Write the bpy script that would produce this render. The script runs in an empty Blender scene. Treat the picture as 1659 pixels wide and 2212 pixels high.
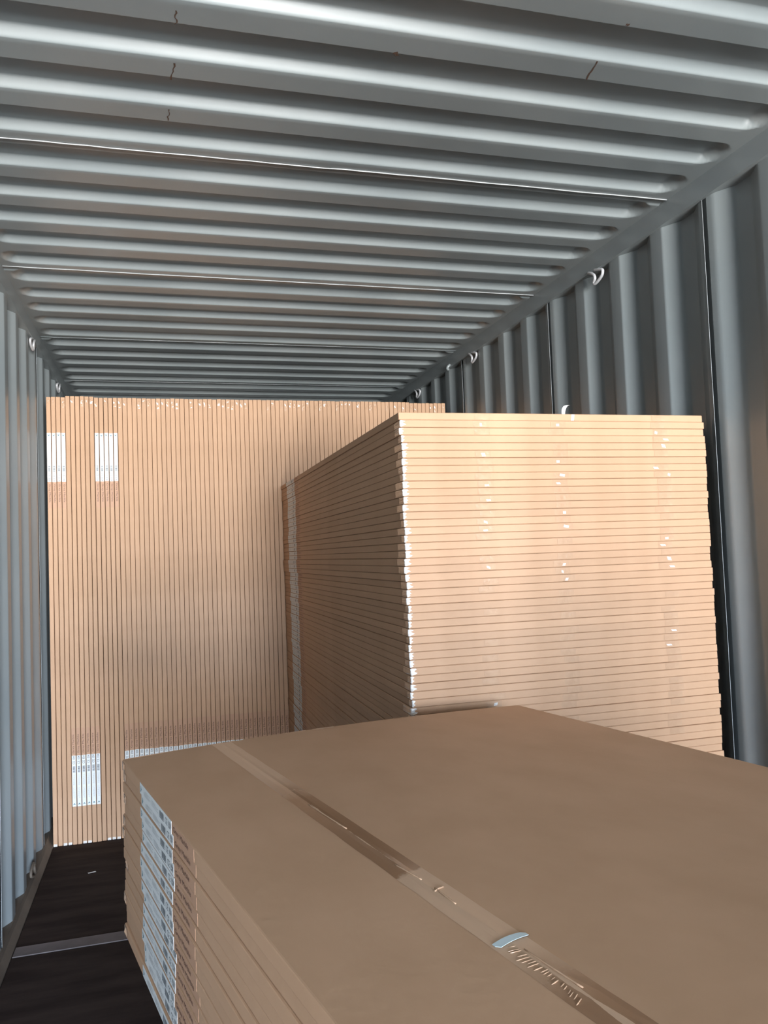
import bpy, bmesh, math, random
from mathutils import Matrix, Vector
random.seed(7)
S = bpy.context.scene
COL = S.collection

# ---------------------------------------------------------------- camera
CAM_LOC = (-0.5751, 0.0, 1.463)
cam_d = bpy.data.cameras.new('camera'); cam = bpy.data.objects.new('camera', cam_d); COL.objects.link(cam)
# columns: camera right, forward, up in world axes
Rg = (0.9628426719, -0.2673909609, -0.0378954236)
Fw = (0.2690980604, 0.9617613250, 0.0510038003)
Up = (0.0228083976, -0.0593062203, 0.9979792329)
cam.matrix_world = Matrix(((Rg[0], Up[0], -Fw[0], CAM_LOC[0]), (Rg[1], Up[1], -Fw[1], CAM_LOC[1]),
                           (Rg[2], Up[2], -Fw[2], CAM_LOC[2]), (0, 0, 0, 1)))
cam_d.sensor_fit = 'VERTICAL'; cam_d.sensor_height = 36.0
cam_d.lens = 36.0 * 1726.88 / 2212.0
cam_d.clip_start = 0.02; cam_d.clip_end = 200
S.camera = cam

# ---------------------------------------------------------------- daylight (sky seen through the open container doors)
world = bpy.data.worlds.new('daylight'); S.world = world; world.use_nodes = True
wn = world.node_tree; wn.nodes.clear()
wo = wn.nodes.new('ShaderNodeOutputWorld'); wb = wn.nodes.new('ShaderNodeBackground')
tc = wn.nodes.new('ShaderNodeTexCoord'); sx = wn.nodes.new('ShaderNodeSeparateXYZ')
rp = wn.nodes.new('ShaderNodeValToRGB'); mr = wn.nodes.new('ShaderNodeMapRange')
mr.inputs['From Min'].default_value = -1; mr.inputs['From Max'].default_value = 1
wn.links.new(tc.outputs['Generated'], sx.inputs[0]); wn.links.new(sx.outputs['Z'], mr.inputs['Value'])
wn.links.new(mr.outputs[0], rp.inputs[0]); wn.links.new(rp.outputs[0], wb.inputs['Color']); wn.links.new(wb.outputs[0], wo.inputs[0])
el = rp.color_ramp.elements
el[0].position = 0.0; el[0].color = (1.0, 0.97, 0.93, 1)
el[1].position = 1.0; el[1].color = (0.20, 0.30, 0.48, 1)
for pos, c in ((0.485, (1.0, 0.98, 0.95, 1)), (0.505, (0.84, 0.93, 1.06, 1)), (0.70, (0.42, 0.58, 0.85, 1))):
    e = el.new(pos); e.color = c
wb.inputs['Strength'].default_value = 134.0

Y_DOOR = -5.991       # open end of the container
H = 2.6628            # underside of the roof flats
HR = 2.5891           # underside of the top rails
pl = bpy.data.lights.new('door_portal', 'AREA'); pl.shape = 'RECTANGLE'; pl.size = 1.68; pl.size_y = 2.66
pl.cycles.is_portal = True
po = bpy.data.objects.new('door_portal', pl); COL.objects.link(po)
po.location = (0.335, Y_DOOR - 0.02, 1.33); po.rotation_euler = (math.radians(90), 0, 0)   # faces into the container

S.view_settings.view_transform = 'Standard'; S.view_settings.look = 'None'
S.view_settings.gamma = 1; S.view_settings.use_curve_mapping = False
S.view_settings.exposure = 0.06
S.cycles.use_denoising = True
S.cycles.max_bounces = 10; S.cycles.diffuse_bounces = 2; S.cycles.glossy_bounces = 2

# ---------------------------------------------------------------- materials
def mat(name, col, rough=0.6, spec=0.5, metal=0.0, coat=0.0, coat_rough=0.1):
    m = bpy.data.materials.new(name); m.use_nodes = True
    b = m.node_tree.nodes['Principled BSDF']
    b.inputs['Base Color'].default_value = (*col, 1); b.inputs['Roughness'].default_value = rough
    b.inputs['Specular IOR Level'].default_value = spec; b.inputs['Metallic'].default_value = metal
    b.inputs['Coat Weight'].default_value = coat; b.inputs['Coat Roughness'].default_value = coat_rough
    return m
def vary(m, c1, c2, scale=(5, 5, 5), detail=4, lo=0.35, hi=0.65, bump=0.0, bscale=None, rough=None, coords='Object', per_object=0.0):
    """procedural colour variation (two colours of the thing itself) and fine relief"""
    n, l = m.node_tree.nodes, m.node_tree.links
    b = n['Principled BSDF']; t = n.new('ShaderNodeTexCoord'); mp = n.new('ShaderNodeMapping')
    mp.inputs['Scale'].default_value = scale
    ns = n.new('ShaderNodeTexNoise'); ns.inputs['Scale'].default_value = 1; ns.inputs['Detail'].default_value = detail
    r = n.new('ShaderNodeValToRGB'); r.color_ramp.elements[0].position = lo; r.color_ramp.elements[1].position = hi
    r.color_ramp.elements[0].color = (*c1, 1); r.color_ramp.elements[1].color = (*c2, 1)
    l.new(t.outputs[coords], mp.inputs[0]); l.new(mp.outputs[0], ns.inputs['Vector']); l.new(ns.outputs[0], r.inputs[0])
    out = r.outputs[0]
    if per_object:
        oi = n.new('ShaderNodeObjectInfo'); hs = n.new('ShaderNodeHueSaturation'); mrn = n.new('ShaderNodeMapRange')
        mrn.inputs['To Min'].default_value = 1 - per_object; mrn.inputs['To Max'].default_value = 1 + per_object
        l.new(oi.outputs['Random'], mrn.inputs['Value']); l.new(mrn.outputs[0], hs.inputs['Value']); l.new(out, hs.inputs['Color']); out = hs.outputs[0]
    l.new(out, b.inputs['Base Color'])
    if rough:
        m2 = n.new('ShaderNodeMapRange'); m2.inputs['To Min'].default_value, m2.inputs['To Max'].default_value = rough
        l.new(ns.outputs[0], m2.inputs['Value']); l.new(m2.outputs[0], b.inputs['Roughness'])
    if bump:
        mp2 = n.new('ShaderNodeMapping'); mp2.inputs['Scale'].default_value = bscale or scale
        n2 = n.new('ShaderNodeTexNoise'); n2.inputs['Scale'].default_value = 1; n2.inputs['Detail'].default_value = 3
        bp = n.new('ShaderNodeBump'); bp.inputs['Strength'].default_value = bump; bp.inputs['Distance'].default_value = 0.002
        l.new(t.outputs[coords], mp2.inputs[0]); l.new(mp2.outputs[0], n2.inputs['Vector']); l.new(n2.outputs[0], bp.inputs['Height'])
        l.new(bp.outputs[0], b.inputs['Normal'])
    return m

PAINT = vary(mat('grey_green_container_paint', (.2, .24, .25), 0.42, 0.9), (.232, .266, .277), (.272, .304, .312), (2.2, 2.2, 2.2), 6, bump=0.2, bscale=(9, 9, 9), rough=(0.26, 0.42))
WELD = mat('bare_weld_seam', (.40, .42, .43), 0.4, 0.5)
SEAMP = mat('painted_weld_seam', (.33, .36, .37), 0.75, 0.3)
RUST = mat('rust', (.10, .055, .035), 0.85)
PLY = vary(mat('dark_plywood_floor', (.03, .02, .016), 0.85, 0.2), (.022, .014, .012), (.045, .031, .026), (3, 14, 3), 6, bump=0.3, bscale=(20, 60, 20))
STRIP = vary(mat('worn_steel_strip', (.2, .18, .18), 0.65, 0.4), (.10, .088, .088), (.20, .175, .172), (5, 5, 5), 5)
KICK = vary(mat('dusty_base_rail', (.12, .1, .08), 0.7), (.075, .06, .045), (.16, .13, .10), (3, 3, 3), 5)
CARD = vary(mat('brown_cardboard', (.55, .34, .19), 0.62, 0.35), (.532, .326, .196), (.575, .357, .220), (6, 9, 9), 5, bump=0.15, bscale=(60, 60, 60), per_object=0.035)
PRINT = mat('peach_printed_band', (.56, .33, .21), 0.55, 0.35)
LABEL = mat('white_label_paper', (.84, .87, .87), 0.4, 0.5)
INK = mat('dark_brown_ink', (.13, .06, .04), 0.6)
GREY_INK = mat('grey_label_ink', (.16, .18, .2), 0.6)
PALE_INK = mat('pale_label_text', (.52, .54, .55), 0.6)
LOGO = mat('blue_green_logo_ink', (.08, .24, .30), 0.6)
TAPE = vary(mat('clear_packing_tape', (.62, .42, .28), 0.12, 0.6), (.55, .35, .222), (.62, .405, .262), (25, 25, 25), 3, bump=0.7, bscale=(45, 45, 90))
WHITE_TAPE_GLINT = vary(mat('white_tape_and_painted_glint', (.9, .88, .85), 0.2, 0.7), (.80, .76, .70), (.93, .92, .9), (60, 60, 60), 2, bump=1.0, bscale=(120, 120, 120))  # loose white tape; the same white also paints glints on clear tape
GALV = mat('galvanised_steel', (.55, .56, .58), 0.4, 0.5, 0.2)
WOOD = vary(mat('dark_timber', (.10, .07, .05), 0.7), (.07, .05, .035), (.14, .10, .07), (3, 30, 30), 4)
BLUELAB = mat('pale_blue_sticker', (.62, .76, .80), 0.45)

# seam tape on top of the near stack: alternates between well-stuck (dark) and lifted (pale) lengths
def seam_tape_mat():
    m = mat('brown_seam_tape', (.34, .19, .105), 0.22, 0.5)
    n, l = m.node_tree.nodes, m.node_tree.links; b = n['Principled BSDF']
    t = n.new('ShaderNodeTexCoord'); s = n.new('ShaderNodeSeparateXYZ'); l.new(t.outputs['Object'], s.inputs[0])
    ns = n.new('ShaderNodeTexNoise'); ns.inputs['Scale'].default_value = 16; ns.inputs['Detail'].default_value = 5; l.new(t.outputs['Object'], ns.inputs['Vector'])
    a = n.new('ShaderNodeMath'); a.operation = 'MULTIPLY_ADD'; a.inputs[1].default_value = 0.10; l.new(ns.outputs[0], a.inputs[0]); l.new(s.outputs['X'], a.inputs[2])
    mr = n.new('ShaderNodeMapRange'); mr.inputs['From Min'].default_value = -1.2; mr.inputs['From Max'].default_value = 1.2
    l.new(a.outputs[0], mr.inputs['Value'])
    r = n.new('ShaderNodeValToRGB'); l.new(mr.outputs[0], r.inputs[0])
    def P(x): return (x + 0.05 + 1.2) / 2.4
    k = r.color_ramp; k.elements[0].position = 0.0; k.elements[0].color = (1, 1, 1, 1); k.elements[1].position = 1; k.elements[1].color = (0, 0, 0, 1)
    # local x: far end is +1.18 ; 1 = stuck dark, 0 = lifted pale
    for x, v in ((.01, 1), (.10, .0), (.325, 0), (.333, 1), (.70, 1), (.85, 0.0), (1.19, 0)):
        e = k.elements.new(P(x)); e.color = (v, v, v, 1)
    # centre line of the strip stays lifted where the two flaps meet
    ab = n.new('ShaderNodeMath'); ab.operation = 'SUBTRACT'; ab.inputs[1].default_value = TAPE_V; l.new(s.outputs['Y'], ab.inputs[0])
    ab2 = n.new('ShaderNodeMath'); ab2.operation = 'ABSOLUTE'; l.new(ab.outputs[0], ab2.inputs[0])
    wd = n.new('ShaderNodeMapRange'); wd.inputs['From Min'].default_value = .10; wd.inputs['From Max'].default_value = .02; wd.inputs['To Min'].default_value = 0.0; wd.inputs['To Max'].default_value = .0035
    l.new(s.outputs['X'], wd.inputs['Value'])
    nz = n.new('ShaderNodeMath'); nz.operation = 'MULTIPLY_ADD'; nz.inputs[1].default_value = .010; l.new(ns.outputs[0], nz.inputs[0]); nz2 = n.new('ShaderNodeMath'); nz2.operation = 'SUBTRACT'; nz2.inputs[1].default_value = .005; l.new(ab2.outputs[0], nz2.inputs[0]); l.new(nz2.outputs[0], nz.inputs[2])
    gt = n.new('ShaderNodeMath'); gt.operation = 'GREATER_THAN'; l.new(nz.outputs[0], gt.inputs[0]); l.new(wd.outputs[0], gt.inputs[1])
    mu = n.new('ShaderNodeMath'); mu.operation = 'MULTIPLY'; l.new(r.outputs[0], mu.inputs[0]); l.new(gt.outputs[0], mu.inputs[1])
    mx = n.new('ShaderNodeMix'); mx.data_type = 'RGBA'; l.new(mu.outputs[0], mx.inputs['Factor'])
    mx.inputs['A'].default_value = (.63, .42, .275, 1); mx.inputs['B'].default_value = (.34, .185, .10, 1)
    l.new(mx.outputs['Result'], b.inputs['Base Color'])
    ro = n.new('ShaderNodeMapRange'); ro.inputs['To Min'].default_value = .38; ro.inputs['To Max'].default_value = .22
    l.new(mu.outputs[0], ro.inputs['Value']); l.new(ro.outputs[0], b.inputs['Roughness'])
    return m
TAPE_V = 0.301       # across-position of the seam in the near stack's top carton
SEAM = seam_tape_mat()

# ---------------------------------------------------------------- helpers
def mesh(name, verts, faces, m, smooth=False):
    d = bpy.data.meshes.new(name); d.from_pydata([tuple(v) for v in verts], [], faces); d.materials.append(m)
    if smooth:
        for p in d.polygons: p.use_smooth = True
    d.update(); return d
def link(name, data, parent=None, mw=None):
    o = bpy.data.objects.new(name, data); COL.objects.link(o)
    if parent: o.parent = parent
    if mw is not None: o.matrix_local = mw
    return o
def tag(o, label=None, cat=None, group=None, kind=None):
    if label: o['label'] = label
    if cat: o['category'] = cat
    if group: o['group'] = group
    if kind: o['kind'] = kind
    return o
class MB:
    def __init__(s): s.v = []; s.f = []
    def box(s, a, b):
        (x0, y0, z0), (x1, y1, z1) = a, b; k = len(s.v)
        s.v += [(x0, y0, z0), (x1, y0, z0), (x1, y1, z0), (x0, y1, z0), (x0, y0, z1), (x1, y0, z1), (x1, y1, z1), (x0, y1, z1)]
        s.f += [tuple(k + i for i in q) for q in ((0, 3, 2, 1), (4, 5, 6, 7), (0, 1, 5, 4), (1, 2, 6, 5), (2, 3, 7, 6), (3, 0, 4, 7))]
        return s
    def quad(s, *p):
        k = len(s.v); s.v += p; s.f.append(tuple(range(k, k + len(p)))); return s
    def build(s, name, m, smooth=False): return mesh(name, s.v, s.f, m, smooth)
def rbox(name, lx, ly, lz, bev, m, c=(0, 0, 0), segs=1):
    bm = bmesh.new(); bmesh.ops.create_cube(bm, size=1)
    for v in bm.verts: v.co = Vector((v.co.x * lx + c[0], v.co.y * ly + c[1], v.co.z * lz + c[2]))
    bmesh.ops.bevel(bm, geom=bm.edges[:], offset=bev, segments=segs, affect='EDGES', profile=0.6)
    d = bpy.data.meshes.new(name); bm.to_mesh(d); bm.free(); d.materials.append(m); return d
def tube(name, pts, r, m, n=8):
    """swept round bar along a polyline"""
    P = [Vector(p) for p in pts]; V = []; F = []; up = None
    for i, p in enumerate(P):
        t = (P[min(i + 1, len(P) - 1)] - P[max(i - 1, 0)]).normalized()
        if up is None: up = t.orthogonal().normalized()
        up = (up - t * up.dot(t)).normalized(); w = t.cross(up)
        for k in range(n):
            a = 2 * math.pi * k / n; V.append(p + (up * math.cos(a) + w * math.sin(a)) * r)
    for i in range(len(P) - 1):
        for k in range(n): F.append((i * n + k, i * n + (k + 1) % n, (i + 1) * n + (k + 1) % n, (i + 1) * n + k))
    F += [tuple(range(n))[::-1], tuple((len(P) - 1) * n + k for k in range(n))]
    return mesh(name, V, F, m, True)
def smooth_path(pts, k=4):
    P = [Vector(p) for p in pts]; out = []
    for i in range(len(P) - 1):
        a, b, c, d = P[max(i - 1, 0)], P[i], P[i + 1], P[min(i + 2, len(P) - 1)]
        for j in range(k):
            t = j / k
            out.append(0.5 * ((2 * b) + (c - a) * t + (2 * a - 5 * b + 4 * c - d) * t * t + (3 * b - a - 3 * c + d) * t ** 3))
    return out + [P[-1]]
def sstep(a, b, x):
    t = max(0.0, min(1.0, (x - a) / (b - a))); return t * t * (3 - 2 * t)

# ---------------------------------------------------------------- the container: walls, roof, rails, floor
PW = 0.2755; WX = 1.176; DEP = 0.036; NEAR = 1.8801       # wall corrugation pitch, inner-flat plane, depth, Y of a near edge of an inner flat
Y_END = 6.60
Z0 = 0.06
def wall_profile():
    # one corrugation starting at the near edge of an inner flat; (dy, depth) with small bend radii
    f, s = 0.0705, 0.0675
    pts = []
    raw = [(0, 0), (f, 0), (f + s, 1), (2 * f + s, 1), (2 * f + 2 * s - .0005, 0)]
    r = 0.006
    def bend(y, d0, s0, s1):
        for k in range(-2, 3):
            t = k / 2 * r; 
            q = (k + 2) / 4
            # quadratic blend from slope s0 to slope s1
            ya = y - r; ctrl = (y, d0)
            A = (y - r, d0 - s0 * r); B = (y + r, d0 + s1 * r)
            x = (1 - q) ** 2 * A[0] + 2 * q * (1 - q) * ctrl[0] + q * q * B[0]
            dd = (1 - q) ** 2 * A[1] + 2 * q * (1 - q) * ctrl[1] + q * q * B[1]
            pts.append((x, dd))
    k = DEP / s
    bend(0, 0, -k, 0); bend(f, 0, 0, k); bend(f + s, DEP, k, 0); bend(2 * f + s, DEP, 0, -k)
    return pts
PROF = wall_profile()
def wall(side):
    sgn = -1 if side == 'left' else 1
    root = tag(link('wall_' + side, None), kind='structure')
    per = 4; i0 = -14 if False else -3
    # panels of four corrugations; the seam sits on the inner flat whose near edge is NEAR + PW
    k0 = 1 - 4 * 8
    a = k0
    while NEAR + a * PW < Y_END:
        ys = []
        for c in range(per):
            y0 = NEAR + (a + c) * PW
            ys += [(y0 + p[0], p[1]) for p in PROF]
        # start at mid of the first inner flat, stop at mid of the next panel's first inner flat
        ys = [(NEAR + a * PW + 0.030, 0)] + [q for q in ys if q[0] > NEAR + a * PW + 0.036] + [(NEAR + (a + per) * PW - 0.010, PROF[0][1]), (NEAR + (a + per) * PW + 0.010, 0), (NEAR + (a + per) * PW + 0.050, 0)]
        ys = [q for q in ys if Y_DOOR - 0.0 <= q[0] <= Y_END]
        if len(ys) > 2:
            V = []; F = []
            zs = [Z0, .7, 1.4, 2.0, HR + 0.002]
            for (y, d) in ys:
                for z in zs: V.append((sgn * (WX + d), y, z))
            n = len(zs)
            for i in range(len(ys) - 1):
                for j in range(n - 1):
                    q = (i * n + j, (i + 1) * n + j, (i + 1) * n + j + 1, i * n + j + 1)
                    F.append(q if sgn < 0 else q[::-1])
            p = link('wall_panel', mesh('wall_panel', V, F, PAINT, True), root)
            ysm = NEAR + a * PW + 0.050
            if ysm > Y_DOOR:
                zz = [Z0 + i * (HR - Z0) / 26 for i in range(27)]
                pts = [(sgn * (WX - 0.0012), ysm + random.uniform(-.0008, .0008), z) for z in zz]
                link('weld_seam', tube('weld_seam', pts, 0.0010, SEAMP, 6), p)
        a += per
    return root
wall_left = wall('left'); wall_right = wall('right')

# roof: pressed panels of five corrugations, welded along their lower flats
SEAM_Y = 2.3689; PANEL = 1.045; RP = 0.209; RD = 0.027
def roof_prof(u):   # u measured from the far edge of a lower flat, 0..RP
    # rise quickly, flat crest, fall down again on the door-facing side
    def ramp(t):      # straight pressed side with small bend radii, t 0..1
        if t <= 0: return 0.0
        if t >= 1: return 1.0
        if t < .25: return t * t / .375
        if t > .75: return 1 - (1 - t) ** 2 / .375
        return .1667 + (t - .25) * 1.3333
    if u < 0.030: return ramp(u / 0.020)
    if u < 0.133: return 1.0 - ramp((u - 0.111) / 0.022)
    return 0.0
ceiling = tag(link('ceiling', None), kind='structure')
UU = [0, .0017, .0033, .005, .0075, .010, .0125, .015, .0167, .0183, .020, .035, .060, .090, .111, .1128, .1147, .1165, .119, .122, .125, .1275, .1293, .1312, .133, .150, .170, .190, .2085]
xs_e = [1.163, 1.153, 1.146, 1.138, 1.130, 1.121, 1.112, 1.103, 1.094, 1.085, 1.05, 1.0, .8, .55, .27, 0]
XS = [-x for x in xs_e] + xs_e[::-1][1:]
XS = sorted(XS)
def roof_panel(y0, y1):
    ys = []
    base = SEAM_Y + 0.036
    k = math.floor((y0 - base) / RP) - 1
    while base + k * RP < y1 + RP:
        for u in UU: ys.append((base + k * RP + u, u))
        k += 1
    ys = [q for q in ys if y0 + 1e-4 < q[0] < y1 - 1e-4]
    def uof(y): return (y - base) % RP
    ys = [(y0, uof(y0)), (y0 + .0012, uof(y0 + .0012))] + [q for q in ys if q[0] > y0 + .002] + [(y1, uof(y1))]
    V = []; F = []
    for (y, u) in ys:
        for x in XS:
            # rounded ends: the trough narrows and shallows towards the rails
            e = sstep(1.148, 1.075, abs(x)) if True else 1
            e = 1 - sstep(1.09, 1.152, abs(x))
            c = 0.066
            uu = u
            if e < 1: uu = c + (u - c) / max(0.25, math.sqrt(max(e, 1e-4))) if u < 0.2 else 0
            h = roof_prof(uu) if 0 <= uu < RP else 0.0
            lap = .0045 * sstep(.0002, .001, y - y0) * (1 - sstep(.040, .052, y - y0)) if y0 > Y_DOOR + .1 else 0
            V.append((x, y, H + max(RD * h * min(1, e * 1.15), lap)))
    n = len(XS)
    for i in range(len(ys) - 1):
        for j in range(n - 1): F.append((i * n + j, (i + 1) * n + j, (i + 1) * n + j + 1, i * n + j + 1))
    return mesh('roof_panel', V, F, PAINT, True)
k = -8
while SEAM_Y + k * PANEL < Y_END:
    y0 = SEAM_Y + k * PANEL; y1 = min(y0 + PANEL, Y_END)
    p = link('roof_panel', roof_panel(y0, y1), ceiling)
    if k > -8:
        pts = [(x, y0 + random.uniform(-.0012, .0012) + (0.004 if (k == 0 and x < 0) else 0), H - 0.0012 + random.uniform(-.0006, .0006)) for x in [-1.16 + i * 2.32 / 40 for i in range(41)]]
        link('weld_seam', tube('weld_seam', pts, 0.0020 if k < 2 else 0.0012, WELD if k < 2 else PAINT, 6), p)
    k += 1
# small rusty dents across the near roof flats
first_panel = ceiling.children[3] if len(ceiling.children) > 3 else ceiling
def streak(a, b, w=0.004, par=None):
    a, b = Vector(a), Vector(b); d = (b - a).normalized(); s = Vector((d.y, -d.x, 0)) * w / 2; z = Vector((0, 0, -.0008))
    n = 6; V = []; F = []
    for i in range(n + 1):
        t = i / n; c = a.lerp(b, t) + s.normalized() * random.uniform(-.003, .003); ww = s * random.uniform(.5, 1.3)
        V += [c - ww + z, c + ww + z]
    for i in range(n): F.append((2 * i, 2 * i + 1, 2 * i + 3, 2 * i + 2))
    return link('rust_streak', mesh('rust_streak', V, F, RUST), par or ceiling)
def cray(x, y):   # roof point seen at a pixel of the photograph, used once for measuring where the streaks are
    d = Vector([Rg[i] * (x - 829.5) / 1726.88 + Fw[i] - Up[i] * (y - 1106) / 1726.88 for i in range(3)])
    t = (H - CAM_LOC[2]) / d.z
    return (CAM_LOC[0] + d.x * t, CAM_LOC[1] + d.y * t, H)
for (a, b, w) in (((381, 22), (380, 52), .003), ((376, 136), (371, 172), .004), ((367, 236), (362, 260), .003), ((854, 112), (858, 120), .010), ((1292, 132), (1266, 172), .004), ((1352, 53), (1360, 53), .006)):
    streak(cray(*a), cray(*b), w)

# top rails: square tube between wall and roof
def rail(sgn, name):
    m = MB(); x0, x1 = sorted((sgn * 1.163, sgn * 1.232)); m.box((x0, Y_DOOR, HR), (x1, Y_END, H + .03))
    return tag(link(name, m.build(name, PAINT)), kind='structure')
rail(1, 'trim_1'); rail(-1, 'trim_2')
# bottom rails (dusty angle) and floor
def kick(sgn, name):
    V = []; prof = [(1.228, -.06), (1.1525, -.06), (1.153, .004), (1.157, 0.012), (1.170, 0.035), (1.172, Z0 + .004), (1.228, Z0 + .004)]
    for y in (Y_DOOR, Y_END):
        for (x, z) in prof: V.append((sgn * x, y, z))
    n = len(prof); F = []
    for i in range(n):
        q = (i, (i + 1) % n, n + (i + 1) % n, n + i); F.append(q if sgn > 0 else q[::-1])
    F += [tuple(range(n)), tuple(range(n, 2 * n))[::-1]]
    return tag(link(name, mesh(name, V, F, KICK)), kind='structure')
kick(1, 'baseboard_right'); kick(-1, 'baseboard_left')
floor = tag(link('floor', MB().box((-1.22, Y_DOOR, -.06), (1.22, Y_END, -.03)).build('floor', PAINT)), kind='structure')
SY0, SY1 = 3.352, 3.438
ybr = [Y_DOOR, -3.86, -1.46, .94, SY0, SY1, 5.84, Y_END]
for i in range(len(ybr) - 1):
    a, b = ybr[i], ybr[i + 1]
    if a == SY0:
        link('steel_floor_strip', rbox('steel_floor_strip', 2.30, SY1 - SY0 - .004, .0315, .002, STRIP, (0, (SY0 + SY1) / 2, -.0138)), floor)
        continue
    for x0, x1 in ((-1.151, -.002), (.002, 1.151)):
        link('plywood_panel', rbox('plywood_panel', x1 - x0, b - a - .004, .03, .0015, PLY, ((x0 + x1) / 2, (a + b) / 2, -.015)), floor)
# closed far end, an unseen left door leaf added to cut daylight, and the door frame
m = MB(); 
V = []; F = []; xsn = [-1.228]; 
for i in range(9):
    for (dx, d) in ((0, 0), (.07, 0), (.138, .045), (.208, .045)): xsn.append(0); 
V = []; x = -1.228; prof = []
while x < 1.228:
    for (dx, d) in ((0, 0), (.075, 0), (.11, .045), (.185, .045)): 
        if x + dx < 1.228: prof.append((x + dx, d))
    x += .22
prof.append((1.228, prof[-1][1]))
for (x, d) in prof: V += [(x, Y_END - .05 + d, -.06), (x, Y_END - .05 + d, H + .06)]
F = [(2 * i, 2 * i + 2, 2 * i + 3, 2 * i + 1) for i in range(len(prof) - 1)]
tag(link('wall_back', mesh('wall_back', V, F, PAINT)), kind='structure')
m = MB(); m.box((-1.24, Y_DOOR - .12, -.06), (-1.15, Y_DOOR, H + .06)).box((1.15, Y_DOOR - .12, -.06), (1.24, Y_DOOR, H + .06)).box((-1.15, Y_DOOR - .12, H - .06), (1.15, Y_DOOR, H + .06)).box((-1.15, Y_DOOR - .12, -.06), (1.15, Y_DOOR, 0.0))
dl = MB(); 
for i in range(5): dl.box((-1.14 + i * .128, Y_DOOR - .09, .0), (-1.14 + i * .128 + .064, Y_DOOR - .05, H - .06)); dl.box((-1.14 + i * .128 + .064, Y_DOOR - .07, .0), (-1.14 + (i + 1) * .128, Y_DOOR - .03, H - .06))
dl.box((-.53, Y_DOOR - .10, .0), (-.495, Y_DOOR - .02, H - .06))
tag(link('added_door_leaf', dl.build('added_door_leaf', PAINT)), kind='structure')  # unseen leaf, its width set to hold back daylight on the left
tag(link('trim_3', m.build('trim_3', PAINT)), kind='structure')

# ---------------------------------------------------------------- cargo lashing rings under the top rails and above the floor
def ring_mesh(sgn, flip=1):
    # a double loop of bent bar: both ends welded up into the rail
    s = sgn
    raw = [(-.004, .0786, .0055), (-.006, .050, -.0065), (-.006, .0294, -.0215), (-.005, .0272, -.0358), (-.003, .0400, -.0460), (0, .0363, -.0540), (.002, .0102, -.0475),
           (.003, -.0124, -.0362), (.003, -.0207, -.0238), (.002, -.0182, -.0134), (0, .0095, -.0035), (0, .0345, .0040)]
    pts = [(s * a, b, c) for (a, b, c) in raw]
    return smooth_path(pts, 4)
def ring(sgn, y, z, label, up=True, cat='lashing ring'):
    pts = ring_mesh(sgn)
    if not up: pts = [(p[0], p[1], -p[2]) for p in pts]
    o = link('lashing_ring', tube('lashing_ring', pts, .0062, GALV if up else KICK, 8))
    o.location = (sgn * 1.168, y, z)
    tag(o, label, cat, 'lashing rings along the container rails'); return o
ring(1, 2.84, HR + .000, 'grey steel lashing ring under the right top rail, nearest and largest of the three')
ring(1, 4.19, HR + .000, 'small lashing ring halfway along the right top rail, above the tall stack of cartons')
ring(1, 5.22, HR + .000, 'farthest lashing ring under the right top rail, just above the rear row of cartons')
ring(-1, 4.20, HR + .000, 'nearer pale lashing ring under the left top rail, above the ribbed left wall')
ring(-1, 5.24, HR + .000, 'farther lashing ring under the left top rail, just over the rear left cartons')
ring(-1, 3.98, Z0 + .002, 'dark lashing ring low on the left wall by the floor', up=False)
# small pressed hook beside the middle ring
hk = link('rail_lug', tube('rail_lug', smooth_path([(0, 0, .004), (-.012, 0, -.006), (-.016, .006, -.018), (-.008, .010, -.024)], 4), .009, PAINT, 8))
hk.location = (1.165, 4.58, HR + .012); tag(hk, 'small rounded painted lug on the right top rail beyond the middle lashing ring', 'lug')

# ---------------------------------------------------------------- cartons
L, W = 2.365, 1.022
LAB0, LAB1, PR1 = 0.195, 0.458, 0.600      # distances of label and printed band from the carton's labelled end
def text_mesh(txt, name, m, length, height, org, rd, upv, nrm):
    """flat lettering: starts at org, reads along rd, letter tops towards upv"""
    cu = bpy.data.curves.new(name, 'FONT'); cu.body = txt; cu.resolution_u = 2
    ob = bpy.data.objects.new(name, cu); COL.objects.link(ob)
    dg = bpy.context.evaluated_depsgraph_get(); dg.update()
    me = bpy.data.meshes.new_from_object(ob.evaluated_get(dg)); COL.objects.unlink(ob); bpy.data.objects.remove(ob)
    xs = [v.co.x for v in me.vertices]; ys = [v.co.y for v in me.vertices]
    x0, x1, y0, y1 = min(xs), max(xs), min(ys), max(ys)
    V = [tuple(Vector(org) + Vector(rd) * ((v.co.x - x0) / (x1 - x0) * length) + Vector(upv) * ((v.co.y - y0) / (y1 - y0) * height)) for v in me.vertices]
    F = [tuple(p.vertices) for p in me.polygons]
    bpy.data.meshes.remove(me)
    return V, F
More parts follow.
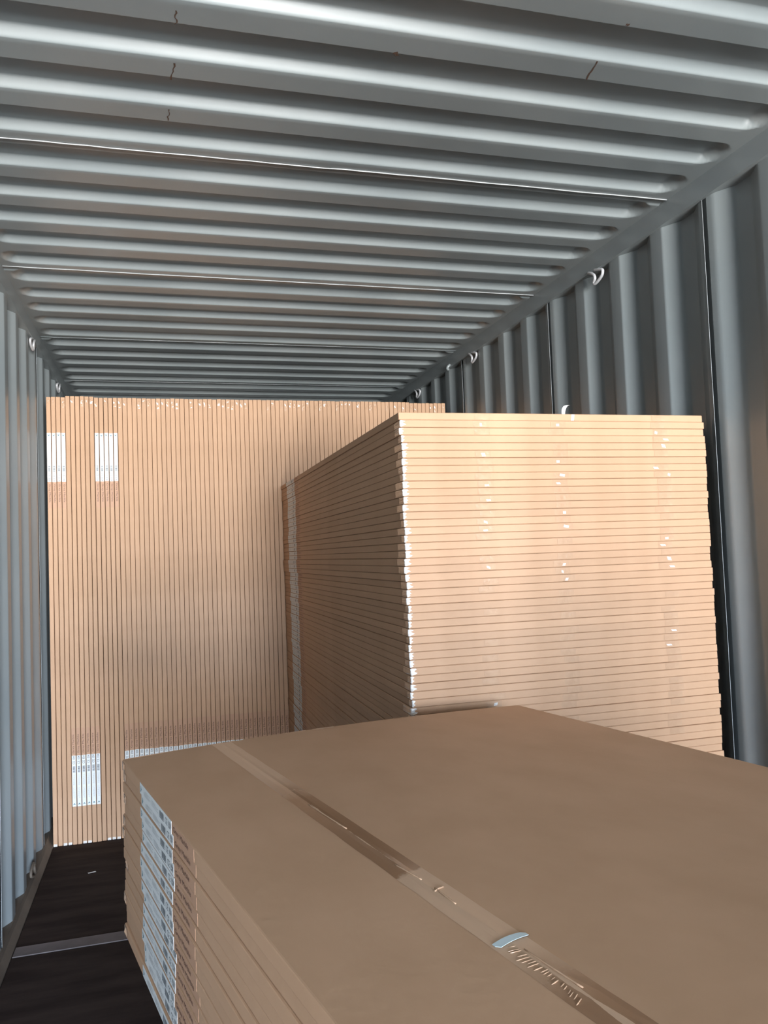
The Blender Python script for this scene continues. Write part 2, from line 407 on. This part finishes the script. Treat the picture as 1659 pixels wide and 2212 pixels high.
def carton_meshes(T, droop=0.0, lift=True):
    """meshes of one flat carton of thickness T. Local x: length, +x end carries the label; label face is +y; z: thickness from 0 to T"""
    M = {}
    if droop:
        V = []; F = []; nx, ny = 2, 10
        ring_ = [(-W / 2 + .0025, 0), (W / 2 - .0025, 0), (W / 2, .0025), (W / 2, T - .0025), (W / 2 - .0025, T), (-W / 2 + .0025, T), (-W / 2, T - .0025), (-W / 2, .0025)]
        bm = bmesh.new(); bmesh.ops.create_cube(bm, size=1)
        for v in bm.verts: v.co = Vector((v.co.x * L, v.co.y * W, v.co.z * T + T / 2))
        bmesh.ops.bevel(bm, geom=bm.edges[:], offset=.0022, segments=2, affect='EDGES', profile=0.6)
        for i in range(1, 10):
            yy = -W / 2 + W * i / 10
            bmesh.ops.bisect_plane(bm, geom=bm.verts[:] + bm.edges[:] + bm.faces[:], plane_co=(0, yy, 0), plane_no=(0, 1, 0))
        for v in bm.verts: v.co.z -= droop * (v.co.y / (W / 2)) ** 2
        d = bpy.data.meshes.new('carton_body'); bm.to_mesh(d); bm.free(); d.materials.append(CARD); M['body'] = d
    else:
        M['body'] = rbox('carton_body', L, W, T, .0016, CARD, (0, 0, T / 2))
    dz = -droop
    e = .0009; y = W / 2
    X = L / 2; z0, z1 = .0018, T - .0018
    M['label'] = MB().box((X - LAB1, y, z0 - .0008 + dz), (X - LAB0, y + .0004, z1 + .0008 + dz)).build('label', LABEL)
    M['print'] = MB().box((X - PR1, y, z0 + dz), (X - LAB1, y + .0002, z1 + dz)).build('printed_band', PRINT)
    # lettering reads away from the labelled end
    ht = T * .50
    V, F = text_mesh('Grey Marble', 'lettering', INK, .098, ht, (X - LAB1 - .012, y + .0006, T * .27 + dz), (-1, 0, 0), (0, 0, 1), (0, 1, 0))
    M['letter'] = mesh('lettering', V, F, INK)
    # label print: logo, fine text lines, bar code, CE mark and little pictograms
    b = MB(); yy = y + .0008
    def rq(s0, s1, a, c): b.quad((X - s0, yy, a * T + dz), (X - s1, yy, a * T + dz), (X - s1, yy, c * T + dz), (X - s0, yy, c * T + dz))
    g = LAB1 - LAB0
    s = LAB0 + g * .665; rr = random.Random(3)
    while s < LAB0 + g * .79:
        w = rr.choice((.0012, .002, .003)); rq(s, s + w, .30, .74); s += w + rr.choice((.0010, .0016, .0022))
    rq(LAB0 + g * .665, LAB0 + g * .79, .20, .26)
    V, F = text_mesh('CE', 'ce', GREY_INK, .017, .50 * T, (X - (LAB0 + g * .83), yy, .26 * T + dz), (-1, 0, 0), (0, 0, 1), (0, 1, 0))
    k0 = len(b.v); b.v += V; b.f += [tuple(k0 + i for i in f) for f in F]
    s = LAB0 + g * .925
    for (ds, a, c, w) in ((0, .25, .75, .0018), (.004, .5, .75, .0018), (.004, .25, .40, .0018), (.008, .25, .75, .0018), (.012, .35, .65, .0022), (.015, .25, .75, .0012)):
        rq(s + ds, s + ds + w, a, c)
    M['lprint'] = b.build('label_print', GREY_INK)
    b2 = MB(); b = b2
    for (row, s0, s1) in ((.30, .16, .34), (.42, .16, .38), (.54, .16, .30), (.66, .20, .36), (.30, .42, .60), (.42, .42, .58), (.54, .42, .62), (.66, .42, .55)):
        s = LAB0 + g * s0
        while s < LAB0 + g * s1:
            w = rr.uniform(.003, .009); 
            b.quad((X - s, yy, row * T + dz), (X - s - w, yy, row * T + dz), (X - s - w, yy, (row + .045) * T + dz), (X - s, yy, (row + .045) * T + dz)); s += w + .0018
    M['ltext'] = b2.build('fine_text', PALE_INK)
    b = MB(); c0 = X - LAB0 - .012
    for sg in (1, -1):
        za = T * .5 + dz; zb = T * (.5 + sg * .24) + dz
        b.quad((c0 - .006, yy, za), (c0 - .002, yy, za), (c0 + .005, yy, zb), (c0 + .001, yy, zb))
    b.quad((c0 - .003, yy, T * .42 + dz), (c0 + .002, yy, T * .46 + dz), (c0 + .002, yy, T * .54 + dz), (c0 - .003, yy, T * .58 + dz))
    M['logo'] = b.build('logo', LOGO)
    return M
def crinkle(name, axis_pts, m, nu=5, nv=4, amp=.0012, thick=.0006, seed=0):
    """little crumpled film patch: corners a (origin), u, v vectors, n normal"""
    a, u, v, n = [Vector(q) for q in axis_pts]; r = random.Random(seed); V = []; F = []
    for j in range(nv + 1):
        for i in range(nu + 1):
            edge = 0 if (i in (0, nu) or j in (0, nv)) else 1
            V.append(a + u * (i / nu) + v * (j / nv) + n * (thick + (r.uniform(0, amp) if edge else 0)))
    k = len(V); V += [p - n * thick * .9 for p in (V[0], V[nu], V[-1], V[(nu + 1) * nv])]
    for j in range(nv):
        for i in range(nu): F.append((j * (nu + 1) + i, j * (nu + 1) + i + 1, (j + 1) * (nu + 1) + i + 1, (j + 1) * (nu + 1) + i))
    F.append((k, k + 3, k + 2, k + 1))
    return mesh(name, V, F, m)

ONES = ['', 'first', 'second', 'third', 'fourth', 'fifth', 'sixth', 'seventh', 'eighth', 'ninth', 'tenth', 'eleventh', 'twelfth', 'thirteenth', 'fourteenth', 'fifteenth', 'sixteenth', 'seventeenth', 'eighteenth', 'nineteenth']
TENS = {2: ('twenty', 'twentieth'), 3: ('thirty', 'thirtieth'), 4: ('forty', 'fortieth'), 5: ('fifty', 'fiftieth'), 6: ('sixty', 'sixtieth'), 7: ('seventy', 'seventieth'), 8: ('eighty', 'eightieth'), 9: ('ninety', 'ninetieth')}
def ordinal(n):
    if n < 20: return ONES[n]
    a, b = divmod(n, 10); return TENS[a][1] if b == 0 else TENS[a][0] + '-' + ONES[b]

def carton(M, mw, label, group, printed=True, seed=0):
    root = bpy.data.objects.new('carton', None); root.empty_display_size = .05; COL.objects.link(root); root.matrix_world = mw
    tag(root, label, 'carton', group)
    link('carton_body', M['body'], root)
    if printed:
        dx = random.uniform(-.0012, .0012)
        lb = link('label', M['label'], root); lb.location.x = dx; tag(lb, 'white paper label')
        link('label_print', M['lprint'], lb); link('fine_text', M['ltext'], lb); link('logo', M['logo'], lb)
        pb = link('printed_band', M['print'], root); pb.location.x = dx
        link('lettering', M['letter'], pb)
    return root
def frame(xa, ya, za, org):
    """matrix whose columns are the world directions of local x, y, z"""
    return Matrix(((xa[0], ya[0], za[0], org[0]), (xa[1], ya[1], za[1], org[1]), (xa[2], ya[2], za[2], org[2]), (0, 0, 0, 1)))

# --- rear row: cartons standing on edge across the container, label faces towards the door
YB = 4.563
P1, P2 = .0242, .0254
MB1 = carton_meshes(.0214); MB2 = carton_meshes(.0236)
def back_label(i):
    n = ordinal(i + 1) if i else 'first'
    if i < 4: return 'upright brown carton with white label near its top, %s from the left wall' % n
    if i < 10: return 'upright brown carton with white label near its foot, %s from the left wall' % n
    if i < 15: return 'upright brown carton, %s from the left wall, white label high beside plain-topped neighbours' % n
    return 'upright brown carton in the rear row, %s from the left wall' % n
x = -1.152
wr_tape = [crinkle('end_tape', ((L / 2 - .034 - .008 * k, W / 2 + .0003, .003), (.026 + .006 * k, 0, 0), (0, 0, .0155), (0, 1, 0)), TAPE, seed=k, amp=.0022) for k in range(4)]
glint = []  # small white patches painting glints on the rear cartons' tape
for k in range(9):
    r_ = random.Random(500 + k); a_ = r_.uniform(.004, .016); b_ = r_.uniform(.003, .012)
    glint.append(crinkle('tape_glint', ((L / 2 - r_.uniform(.008, .036) - a_, W / 2 + .0014, r_.uniform(.002, .007)), (a_, 0, r_.uniform(-.003, .004)), (r_.uniform(-.007, .007), 0, b_), (0, 1, 0)), WHITE_TAPE_GLINT, 3, 3, seed=10 + k, amp=.002))
tips = [crinkle('edge_tape_and_highlight', ((L / 2 - .012, W / 2 + .0003, .002), (.0118, 0, 0), (0, 0, .0175), (0, 1, 0)), WHITE_TAPE_GLINT, 4, 4, seed=20 + k, amp=.0015) for k in range(2)]
for i in range(90):
    g1 = i < 15; T = .0214 if g1 else .0236; M = MB1 if g1 else MB2; pitch = P1 if g1 else P2
    up = i < 4 or 10 <= i < 15
    dy = random.uniform(-.0025, .0025) - (0.004 if 4 <= i < 10 else 0)
    lz = 1.0 + (random.uniform(-.0006, .0006)) + (.0022 if 4 <= i < 10 else 0) - (.0016 if i > 80 else 0)
    yc = YB + W / 2 + dy
    lean = random.uniform(-.0003, .0003)
    zc = L * lz / 2 + .0004
    if up: mw = frame((0, 0, lz), (0, -1, 0), (1, 0, 0), (x, yc, zc))
    else: mw = frame((0, 0, -lz), (0, -1, 0), (-1, 0, 0), (x + T, yc, zc))
    c = carton(M, mw, back_label(i), 'cartons standing in the rear row')
    # tape at the ends; for flipped cartons the top is the -x end
    def mirrored(o):
        if not up: o.matrix_local = Matrix.Rotation(math.pi, 4, 'Y') @ Matrix.Translation((0, 0, -T))
        return o
    if random.random() < .75:
        tp = mirrored(link('end_tape', wr_tape[i % 4], c)); tag(tp, 'clear glossy tape')
        if random.random() < (.9 if i < 45 else .35) and i > 1:
            gl = link('tape_glint', glint[(i * 7) % 9], tp); tag(gl, 'painted pale glint on the tape')
    if random.random() < .5 or i in (0, 2):
        bt = link('edge_tape_and_highlight', tips[i % 2], c)
        if up: bt.matrix_local = Matrix.Rotation(math.pi, 4, 'Y') @ Matrix.Translation((0, 0, -T))
        tag(bt, 'pale tape at the foot')
    x += pitch

# --- middle stack: cartons lying flat by the right wall
TM = .0217; PM = .02222; NM = 84
MM = carton_meshes(TM)
XM0, YM0 = 0.097, 2.186
def mid_label(k):
    n = ordinal(k) if k > 1 else ''
    if k == 1: return 'top carton of the tall flat stack by the right wall, tape flap sticking up'
    return 'flat brown carton, %s from the top of the tall stack by the right wall' % n
def end_patch(yc, w, seed):   # tape on the -x end face
    return crinkle('end_tape', ((-L / 2 - .0002, yc - w / 2, .0018), (0, w, 0), (0, 0, TM - .0036), (-1, 0, 0)), TAPE, 6, 3, seed=seed, amp=.0007)
def end_glint(yc, seed):  # white patch that paints a glint on the end tape
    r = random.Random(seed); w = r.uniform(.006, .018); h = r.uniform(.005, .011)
    return crinkle('tape_glint', ((-L / 2 - .0012, yc - w / 2, r.uniform(.003, .008)), (0, w, r.uniform(-.002, .004)), (0, r.uniform(-.004, .004), h), (-1, 0, 0)), WHITE_TAPE_GLINT, 3, 2, seed=seed, amp=.003)
YT = [W / 2 - f * W for f in (.245, .49, .84)]       # local y of the three tape lines (local +y is the left, labelled side)
patches = [[end_patch(y, .05, 5 + j * 3 + i) for i in range(2)] for j, y in enumerate(YT)]
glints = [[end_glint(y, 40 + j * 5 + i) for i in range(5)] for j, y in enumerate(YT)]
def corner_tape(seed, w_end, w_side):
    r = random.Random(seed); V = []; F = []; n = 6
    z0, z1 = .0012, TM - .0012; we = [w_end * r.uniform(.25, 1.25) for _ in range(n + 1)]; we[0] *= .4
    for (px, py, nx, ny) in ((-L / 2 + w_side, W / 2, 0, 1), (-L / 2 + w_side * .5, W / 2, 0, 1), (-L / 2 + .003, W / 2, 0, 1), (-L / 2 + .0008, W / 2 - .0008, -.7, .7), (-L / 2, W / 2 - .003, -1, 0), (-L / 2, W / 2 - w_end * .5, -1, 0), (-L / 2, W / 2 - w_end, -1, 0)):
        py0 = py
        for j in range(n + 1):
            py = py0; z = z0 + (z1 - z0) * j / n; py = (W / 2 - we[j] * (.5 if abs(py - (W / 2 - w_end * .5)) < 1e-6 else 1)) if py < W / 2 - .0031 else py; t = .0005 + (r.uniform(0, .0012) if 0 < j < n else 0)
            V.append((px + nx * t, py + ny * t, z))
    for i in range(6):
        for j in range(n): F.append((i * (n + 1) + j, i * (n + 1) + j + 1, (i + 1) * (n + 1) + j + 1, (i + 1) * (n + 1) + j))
    d = mesh('corner_tape', V, F, TAPE); d.materials.append(WHITE_TAPE_GLINT)  # real tape on the side; white end faces paint its bright glint
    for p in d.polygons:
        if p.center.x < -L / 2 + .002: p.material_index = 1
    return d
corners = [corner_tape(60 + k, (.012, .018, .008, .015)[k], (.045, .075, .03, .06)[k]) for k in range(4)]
tip = (XM0 + 0, YM0)
for k in range(1, NM + 1):
    z = (NM - k) * PM + .0002
    dx = random.uniform(-.0025, .0025); dyy = random.uniform(-.002, .003)
    if k in (1, 2, 3): dx -= .003
    if k in (20, 21, 22): dx -= .004
    # local x -> +Y (far end carries the label), local y -> -X (label face looks left)
    mw = frame((0, 1, 0), (-1, 0, 0), (0, 0, 1), (XM0 + W / 2 + dx, YM0 + L / 2 + dyy, z)) @ Matrix.Rotation(random.uniform(-.0012, .0012), 4, 'Z')
    c = carton(MM, mw, mid_label(k), 'cartons in the tall stack by the right wall')
    if k <= 45:
        if k != 1: tag(link('corner_tape', corners[random.randrange(4)], c), 'tape over the corner with a painted white glint')
        for j in range(3):
            if random.random() < (.8, .7, .85)[j]:
                tp = link('end_tape', patches[j][k % 2], c); tp.location.y = random.uniform(-.01, .01); tag(tp, 'clear glossy tape')
                if random.random() < (.42 if k < 24 else .12) and k > 1:
                    gg = link('tape_glint', random.choice(glints[j]), tp); gg.location.y = random.uniform(-.03, .03) if j == 2 else random.uniform(-.012, .012)
                    tag(gg, 'painted white glint on the tape')
    if k == 1:
        # torn tape flap standing up at the front edge, and a pale tape tail on the end face
        V = []; n = 7
        for i in range(n + 1):
            t = i / n; a = -.2 + 1.5 * t
            for sgn in (-1, 1): V.append((-L / 2 + .012 + .004 * t, -.022 - .020 * t * t + sgn * (.0055 + .0015 * math.sin(t * 3)), TM + .0005 + .030 * math.sin(min(1.45, 1.5 * t))))
        F = [(2 * i, 2 * i + 1, 2 * i + 3, 2 * i + 2) for i in range(n)]
        d = mesh('tape_flap', V, F, WHITE_TAPE_GLINT, True); fl = link('tape_flap', d, c); s_ = fl.modifiers.new('thick', 'SOLIDIFY'); s_.thickness = .0008
        tag(fl, 'pale loose tape flap')
        tt = link('end_tape', crinkle('end_tape', ((-L / 2 - .0003, -.040, .0015), (0, -.010, 0), (0, -.003, TM - .003), (-1, 0, 0)), WHITE_TAPE_GLINT, 4, 4, seed=77), c); tag(tt, 'pale tape tail')

# --- near stack: carried at waist height, turned a little to the left, resting on the forks of the added stacker
TF = .0217; PF = .0222; NF = 16
DROOP = .010
MF = carton_meshes(TF, DROOP)
yaw = math.radians(11.9); tilt = math.radians(-.55)
ux = Vector((-math.sin(yaw), math.cos(yaw), 0))        # local x: towards the far end (labelled end)
uy = Vector((-math.cos(yaw), -math.sin(yaw), 0))       # local y: towards the left, label face
uz = Vector((0, 0, 1))
corner = Vector((-.664, 1.786, 1.052))                 # far left top corner of the stack
def fmat(k, jitter=True):
    c = corner - ux * (L / 2) - uy * (W / 2)
    base = frame(ux, uy, uz, c - uz * (PF * k + TF - DROOP))
    # tilt about the left edge, lower to the right
    R = Matrix.Translation((0, W / 2, 0)) @ Matrix.Rotation(-tilt, 4, 'X') @ Matrix.Translation((0, -W / 2, 0))
    j = Matrix.Translation((random.uniform(-.003, .003), random.uniform(-.003, .003), 0)) if (jitter and k) else Matrix()
    return base @ R @ j
def near_label(k):
    if k == 1: return 'top carton of the near stack, taped seam and small pale blue sticker on top'
    if k == NF: return 'bottom carton of the near stack in the foreground'
    return 'flat brown carton, %s from the top of the near stack in the foreground' % ordinal(k)
for k in range(1, NF + 1):
    c = carton(MF, fmat(k - 1), near_label(k), 'cartons in the near stack')
    if k % 3 == 1 or k in (2, 6):
        pt = link('corner_tape', crinkle('corner_tape', ((L / 2 - .03, W / 2 + .0003, .002 - DROOP), (.028, 0, 0), (0, 0, .0175), (0, 1, 0)), TAPE, 5, 4, seed=90 + k, amp=.0015), c)
        tag(pt, 'clear tape at the corner')
    if k == 1:
        def zt(v): return TF - DROOP * (v / (W / 2)) ** 2
        # long seam tape
        V = []; F = []; n = 60; hw = .0220
        for i in range(n + 1):
            X = -L / 2 + .002 + (L - .004) * i / n
            for j in range(7):
                v = TAPE_V + hw * (1 - j / 3.0) + (random.uniform(-.0006, .0006) if j in (0, 6) else 0)
                ridge = .0011 if j == 3 else (.0004 if j in (2, 4) else .00025)
                if j not in (0, 6) and (X < .16): ridge += random.uniform(0, .0004)
                V.append((X, v, zt(v) + ridge))
        for i in range(n):
            for j in range(6): F.append((i * 7 + j, (i + 1) * 7 + j, (i + 1) * 7 + j + 1, i * 7 + j + 1)[::-1])
        st = link('seam_tape', mesh('seam_tape', V, F, SEAM), c); tag(st, 'brown adhesive tape along the seam')
        # puckers in the tape beside the sticker
        for q in range(20):
            r = random.Random(300 + q); f = q / 19
            x0 = .104 - .105 * f + r.uniform(-.002, .002); v0 = TAPE_V - .002 + .009 * f + r.uniform(-.001, .001); ln = r.uniform(.010, .020) * (1 - .45 * f)
            p = [(x0, v0, zt(v0) + .0007), (x0 + .001 - .004 * f, v0 + ln * .5, zt(v0) + .0010), (x0 + .004 - .009 * f, v0 + ln, zt(v0) - .0002)]
            link('tape_pucker', tube('tape_pucker', smooth_path(p, 3), r.uniform(.0004, .0008), TAPE, 5), st)
        for (xa, va, xb, vb) in ((.36, .003, .30, -.002), (.66, .003, .52, -.001), (.27, -.003, .22, -.001), (.262, .002, .268, -.014), (.095, -.003, .01, -.005)):
            p = [(xa, TAPE_V + va, zt(TAPE_V) + .0010), ((xa + xb) / 2, TAPE_V + (va + vb) / 2 + .001, zt(TAPE_V) + .0018), (xb, TAPE_V + vb, zt(TAPE_V) + .0010)]
            link('tape_crease', tube('tape_crease', smooth_path(p, 4), .0011, TAPE, 5), st)
        # far end: tape remains, plus pale strips painting the lit carton edge
        for (va, vb, dd, mm) in ((W / 2 - .003, W / 2 - .24, .012, TAPE), (.085, .03, .016, SEAM), (-.13, -.20, .012, TAPE), (TAPE_V - .05, .10, .006, TAPE)):
            V = []; F = []; n = 10; r = random.Random(int(va * 1000))
            for i in range(n + 1):
                v = va + (vb - va) * i / n
                V += [(L / 2 - .0012, v, zt(v) + .0005), (L / 2 - dd * (r.uniform(.6, 1) if 0 < i < n else .5) * (1 - .5 * i / n if dd < .015 else 1), v, zt(v) + .0005), (L / 2 + .0006, v, zt(v) - .002)]
            for i in range(n): F += [(3 * i, 3 * i + 1, 3 * i + 4, 3 * i + 3), (3 * i, 3 * i + 3, 3 * i + 5, 3 * i + 2)]
            et = link('edge_tape_and_highlight', mesh('edge_tape_and_highlight', V, F, mm), c)
            tag(et, 'tape and painted highlight along the far edge')
# sticker on the seam tape (a separate small label lying across it)
V = []; F = []; n = 10; MT = fmat(0)
for i in range(n + 1):
    t = i / n; v = .3195 - .0435 * t; xn = .1090 + .0072 * t + .0012 * math.sin(t * 3.1); xf = .1205 + .0040 * t + .0022 * math.sin(t * 3.1)
    if i == 0: xn += .006
    if i == n: xf -= .003
    z = TF - DROOP * (v / (W / 2)) ** 2 + (.0009 + .0009 * math.sin(math.pi * t))
    for (xx, zz) in ((xn, z), (xf, z), (xf, z + .0004), (xn, z + .0004)): V.append(MT @ Vector((xx, v, zz)))
for i in range(n):
    for q in range(4): F.append((4 * i + q, 4 * i + (q + 1) % 4, 4 * (i + 1) + (q + 1) % 4, 4 * (i + 1) + q))
F += [(3, 2, 1, 0), tuple(4 * n + q for q in range(4))]
stk_d = mesh('sticker', V, F, BLUELAB)
stk = link('sticker', stk_d); tag(stk, 'small pale blue paper strip stuck across the seam tape of the near stack', 'sticker')

# pallet stacker that carries the near stack (unseen; added as support and to shade the low cargo)
YELL = mat('stacker_grey_paint', (.12, .12, .12), .5); BLK = mat('stacker_black_steel', (.03, .03, .03), .5); RUB = mat('black_rubber', (.02, .02, .02), .8)
def stacker():
    zb = corner.z - PF * (NF - 1) - TF + DROOP - .016      # underside of the lowest carton at its middle
    C0 = corner - ux * L - uy * (W / 2)                     # middle of the near end
    r = bpy.data.objects.new('added_pallet_stacker', None); COL.objects.link(r); r.matrix_world = frame(ux, uy, uz, (C0.x, C0.y, 0))
    tag(r, 'unseen added pallet stacker with mast and forks carrying the near stack of cartons', 'stacker')
    for sy in (-.19, .19):
        link('fork', rbox('fork', 1.75, .15, .045, .008, BLK, (.80, sy, zb - .0225)), r)
        link('base_leg', rbox('base_leg', 1.55, .12, .075, .01, BLK, (.55, sy * .87, .0625 + .012)), r)
        for xw in (.15, 1.2):
            w = tube('wheel', [(xw, sy * .87 - .045, .04), (xw, sy * .87 + .045, .04)], .0395, RUB, 16); link('wheel', w, r)
        link('mast_upright', rbox('mast_upright', .09, .06, 1.95, .006, BLK, (-.17, sy * 1.7, .045 + .975)), r)
    link('carriage', rbox('carriage', .05, .62, .52, .008, BLK, (-.085, 0, zb + .19)), r)
    link('mast_crossbar', rbox('mast_crossbar', .07, .64, .08, .006, BLK, (-.17, 0, 1.93)), r)
    body = link('motor_cover', rbox('motor_cover', .50, .78, 1.10, .05, YELL, (-.50, 0, .62), 3), r)
    link('control_panel', rbox('control_panel', .20, .30, .03, .008, BLK, (-.50, 0, 1.18)), body)
    link('tiller', tube('tiller', smooth_path([(-.83, 0, .30), (-.92, 0, .70), (-.96, 0, 1.08)], 4), .022, BLK, 10), r)
    link('tiller_head', rbox('tiller_head', .05, .26, .08, .015, BLK, (-.96, 0, 1.11)), r)
    link('drive_wheel', tube('drive_wheel', [(-.50, -.05, .11), (-.50, .05, .11)], .1095, RUB, 24), r)
stacker()

# scrap of white paper on the floor
sc = crinkle('paper_scrap', ((-.018, -.006, 0), (.034, .010, 0), (-.004, .012, 0), (0, 0, 1)), LABEL, 4, 2, seed=4, amp=.004)
so = link('paper_scrap', sc); so.location = (-.925, 4.12, .0008); tag(so, 'tiny white paper scrap on the dark floor by the left wall', 'scrap')
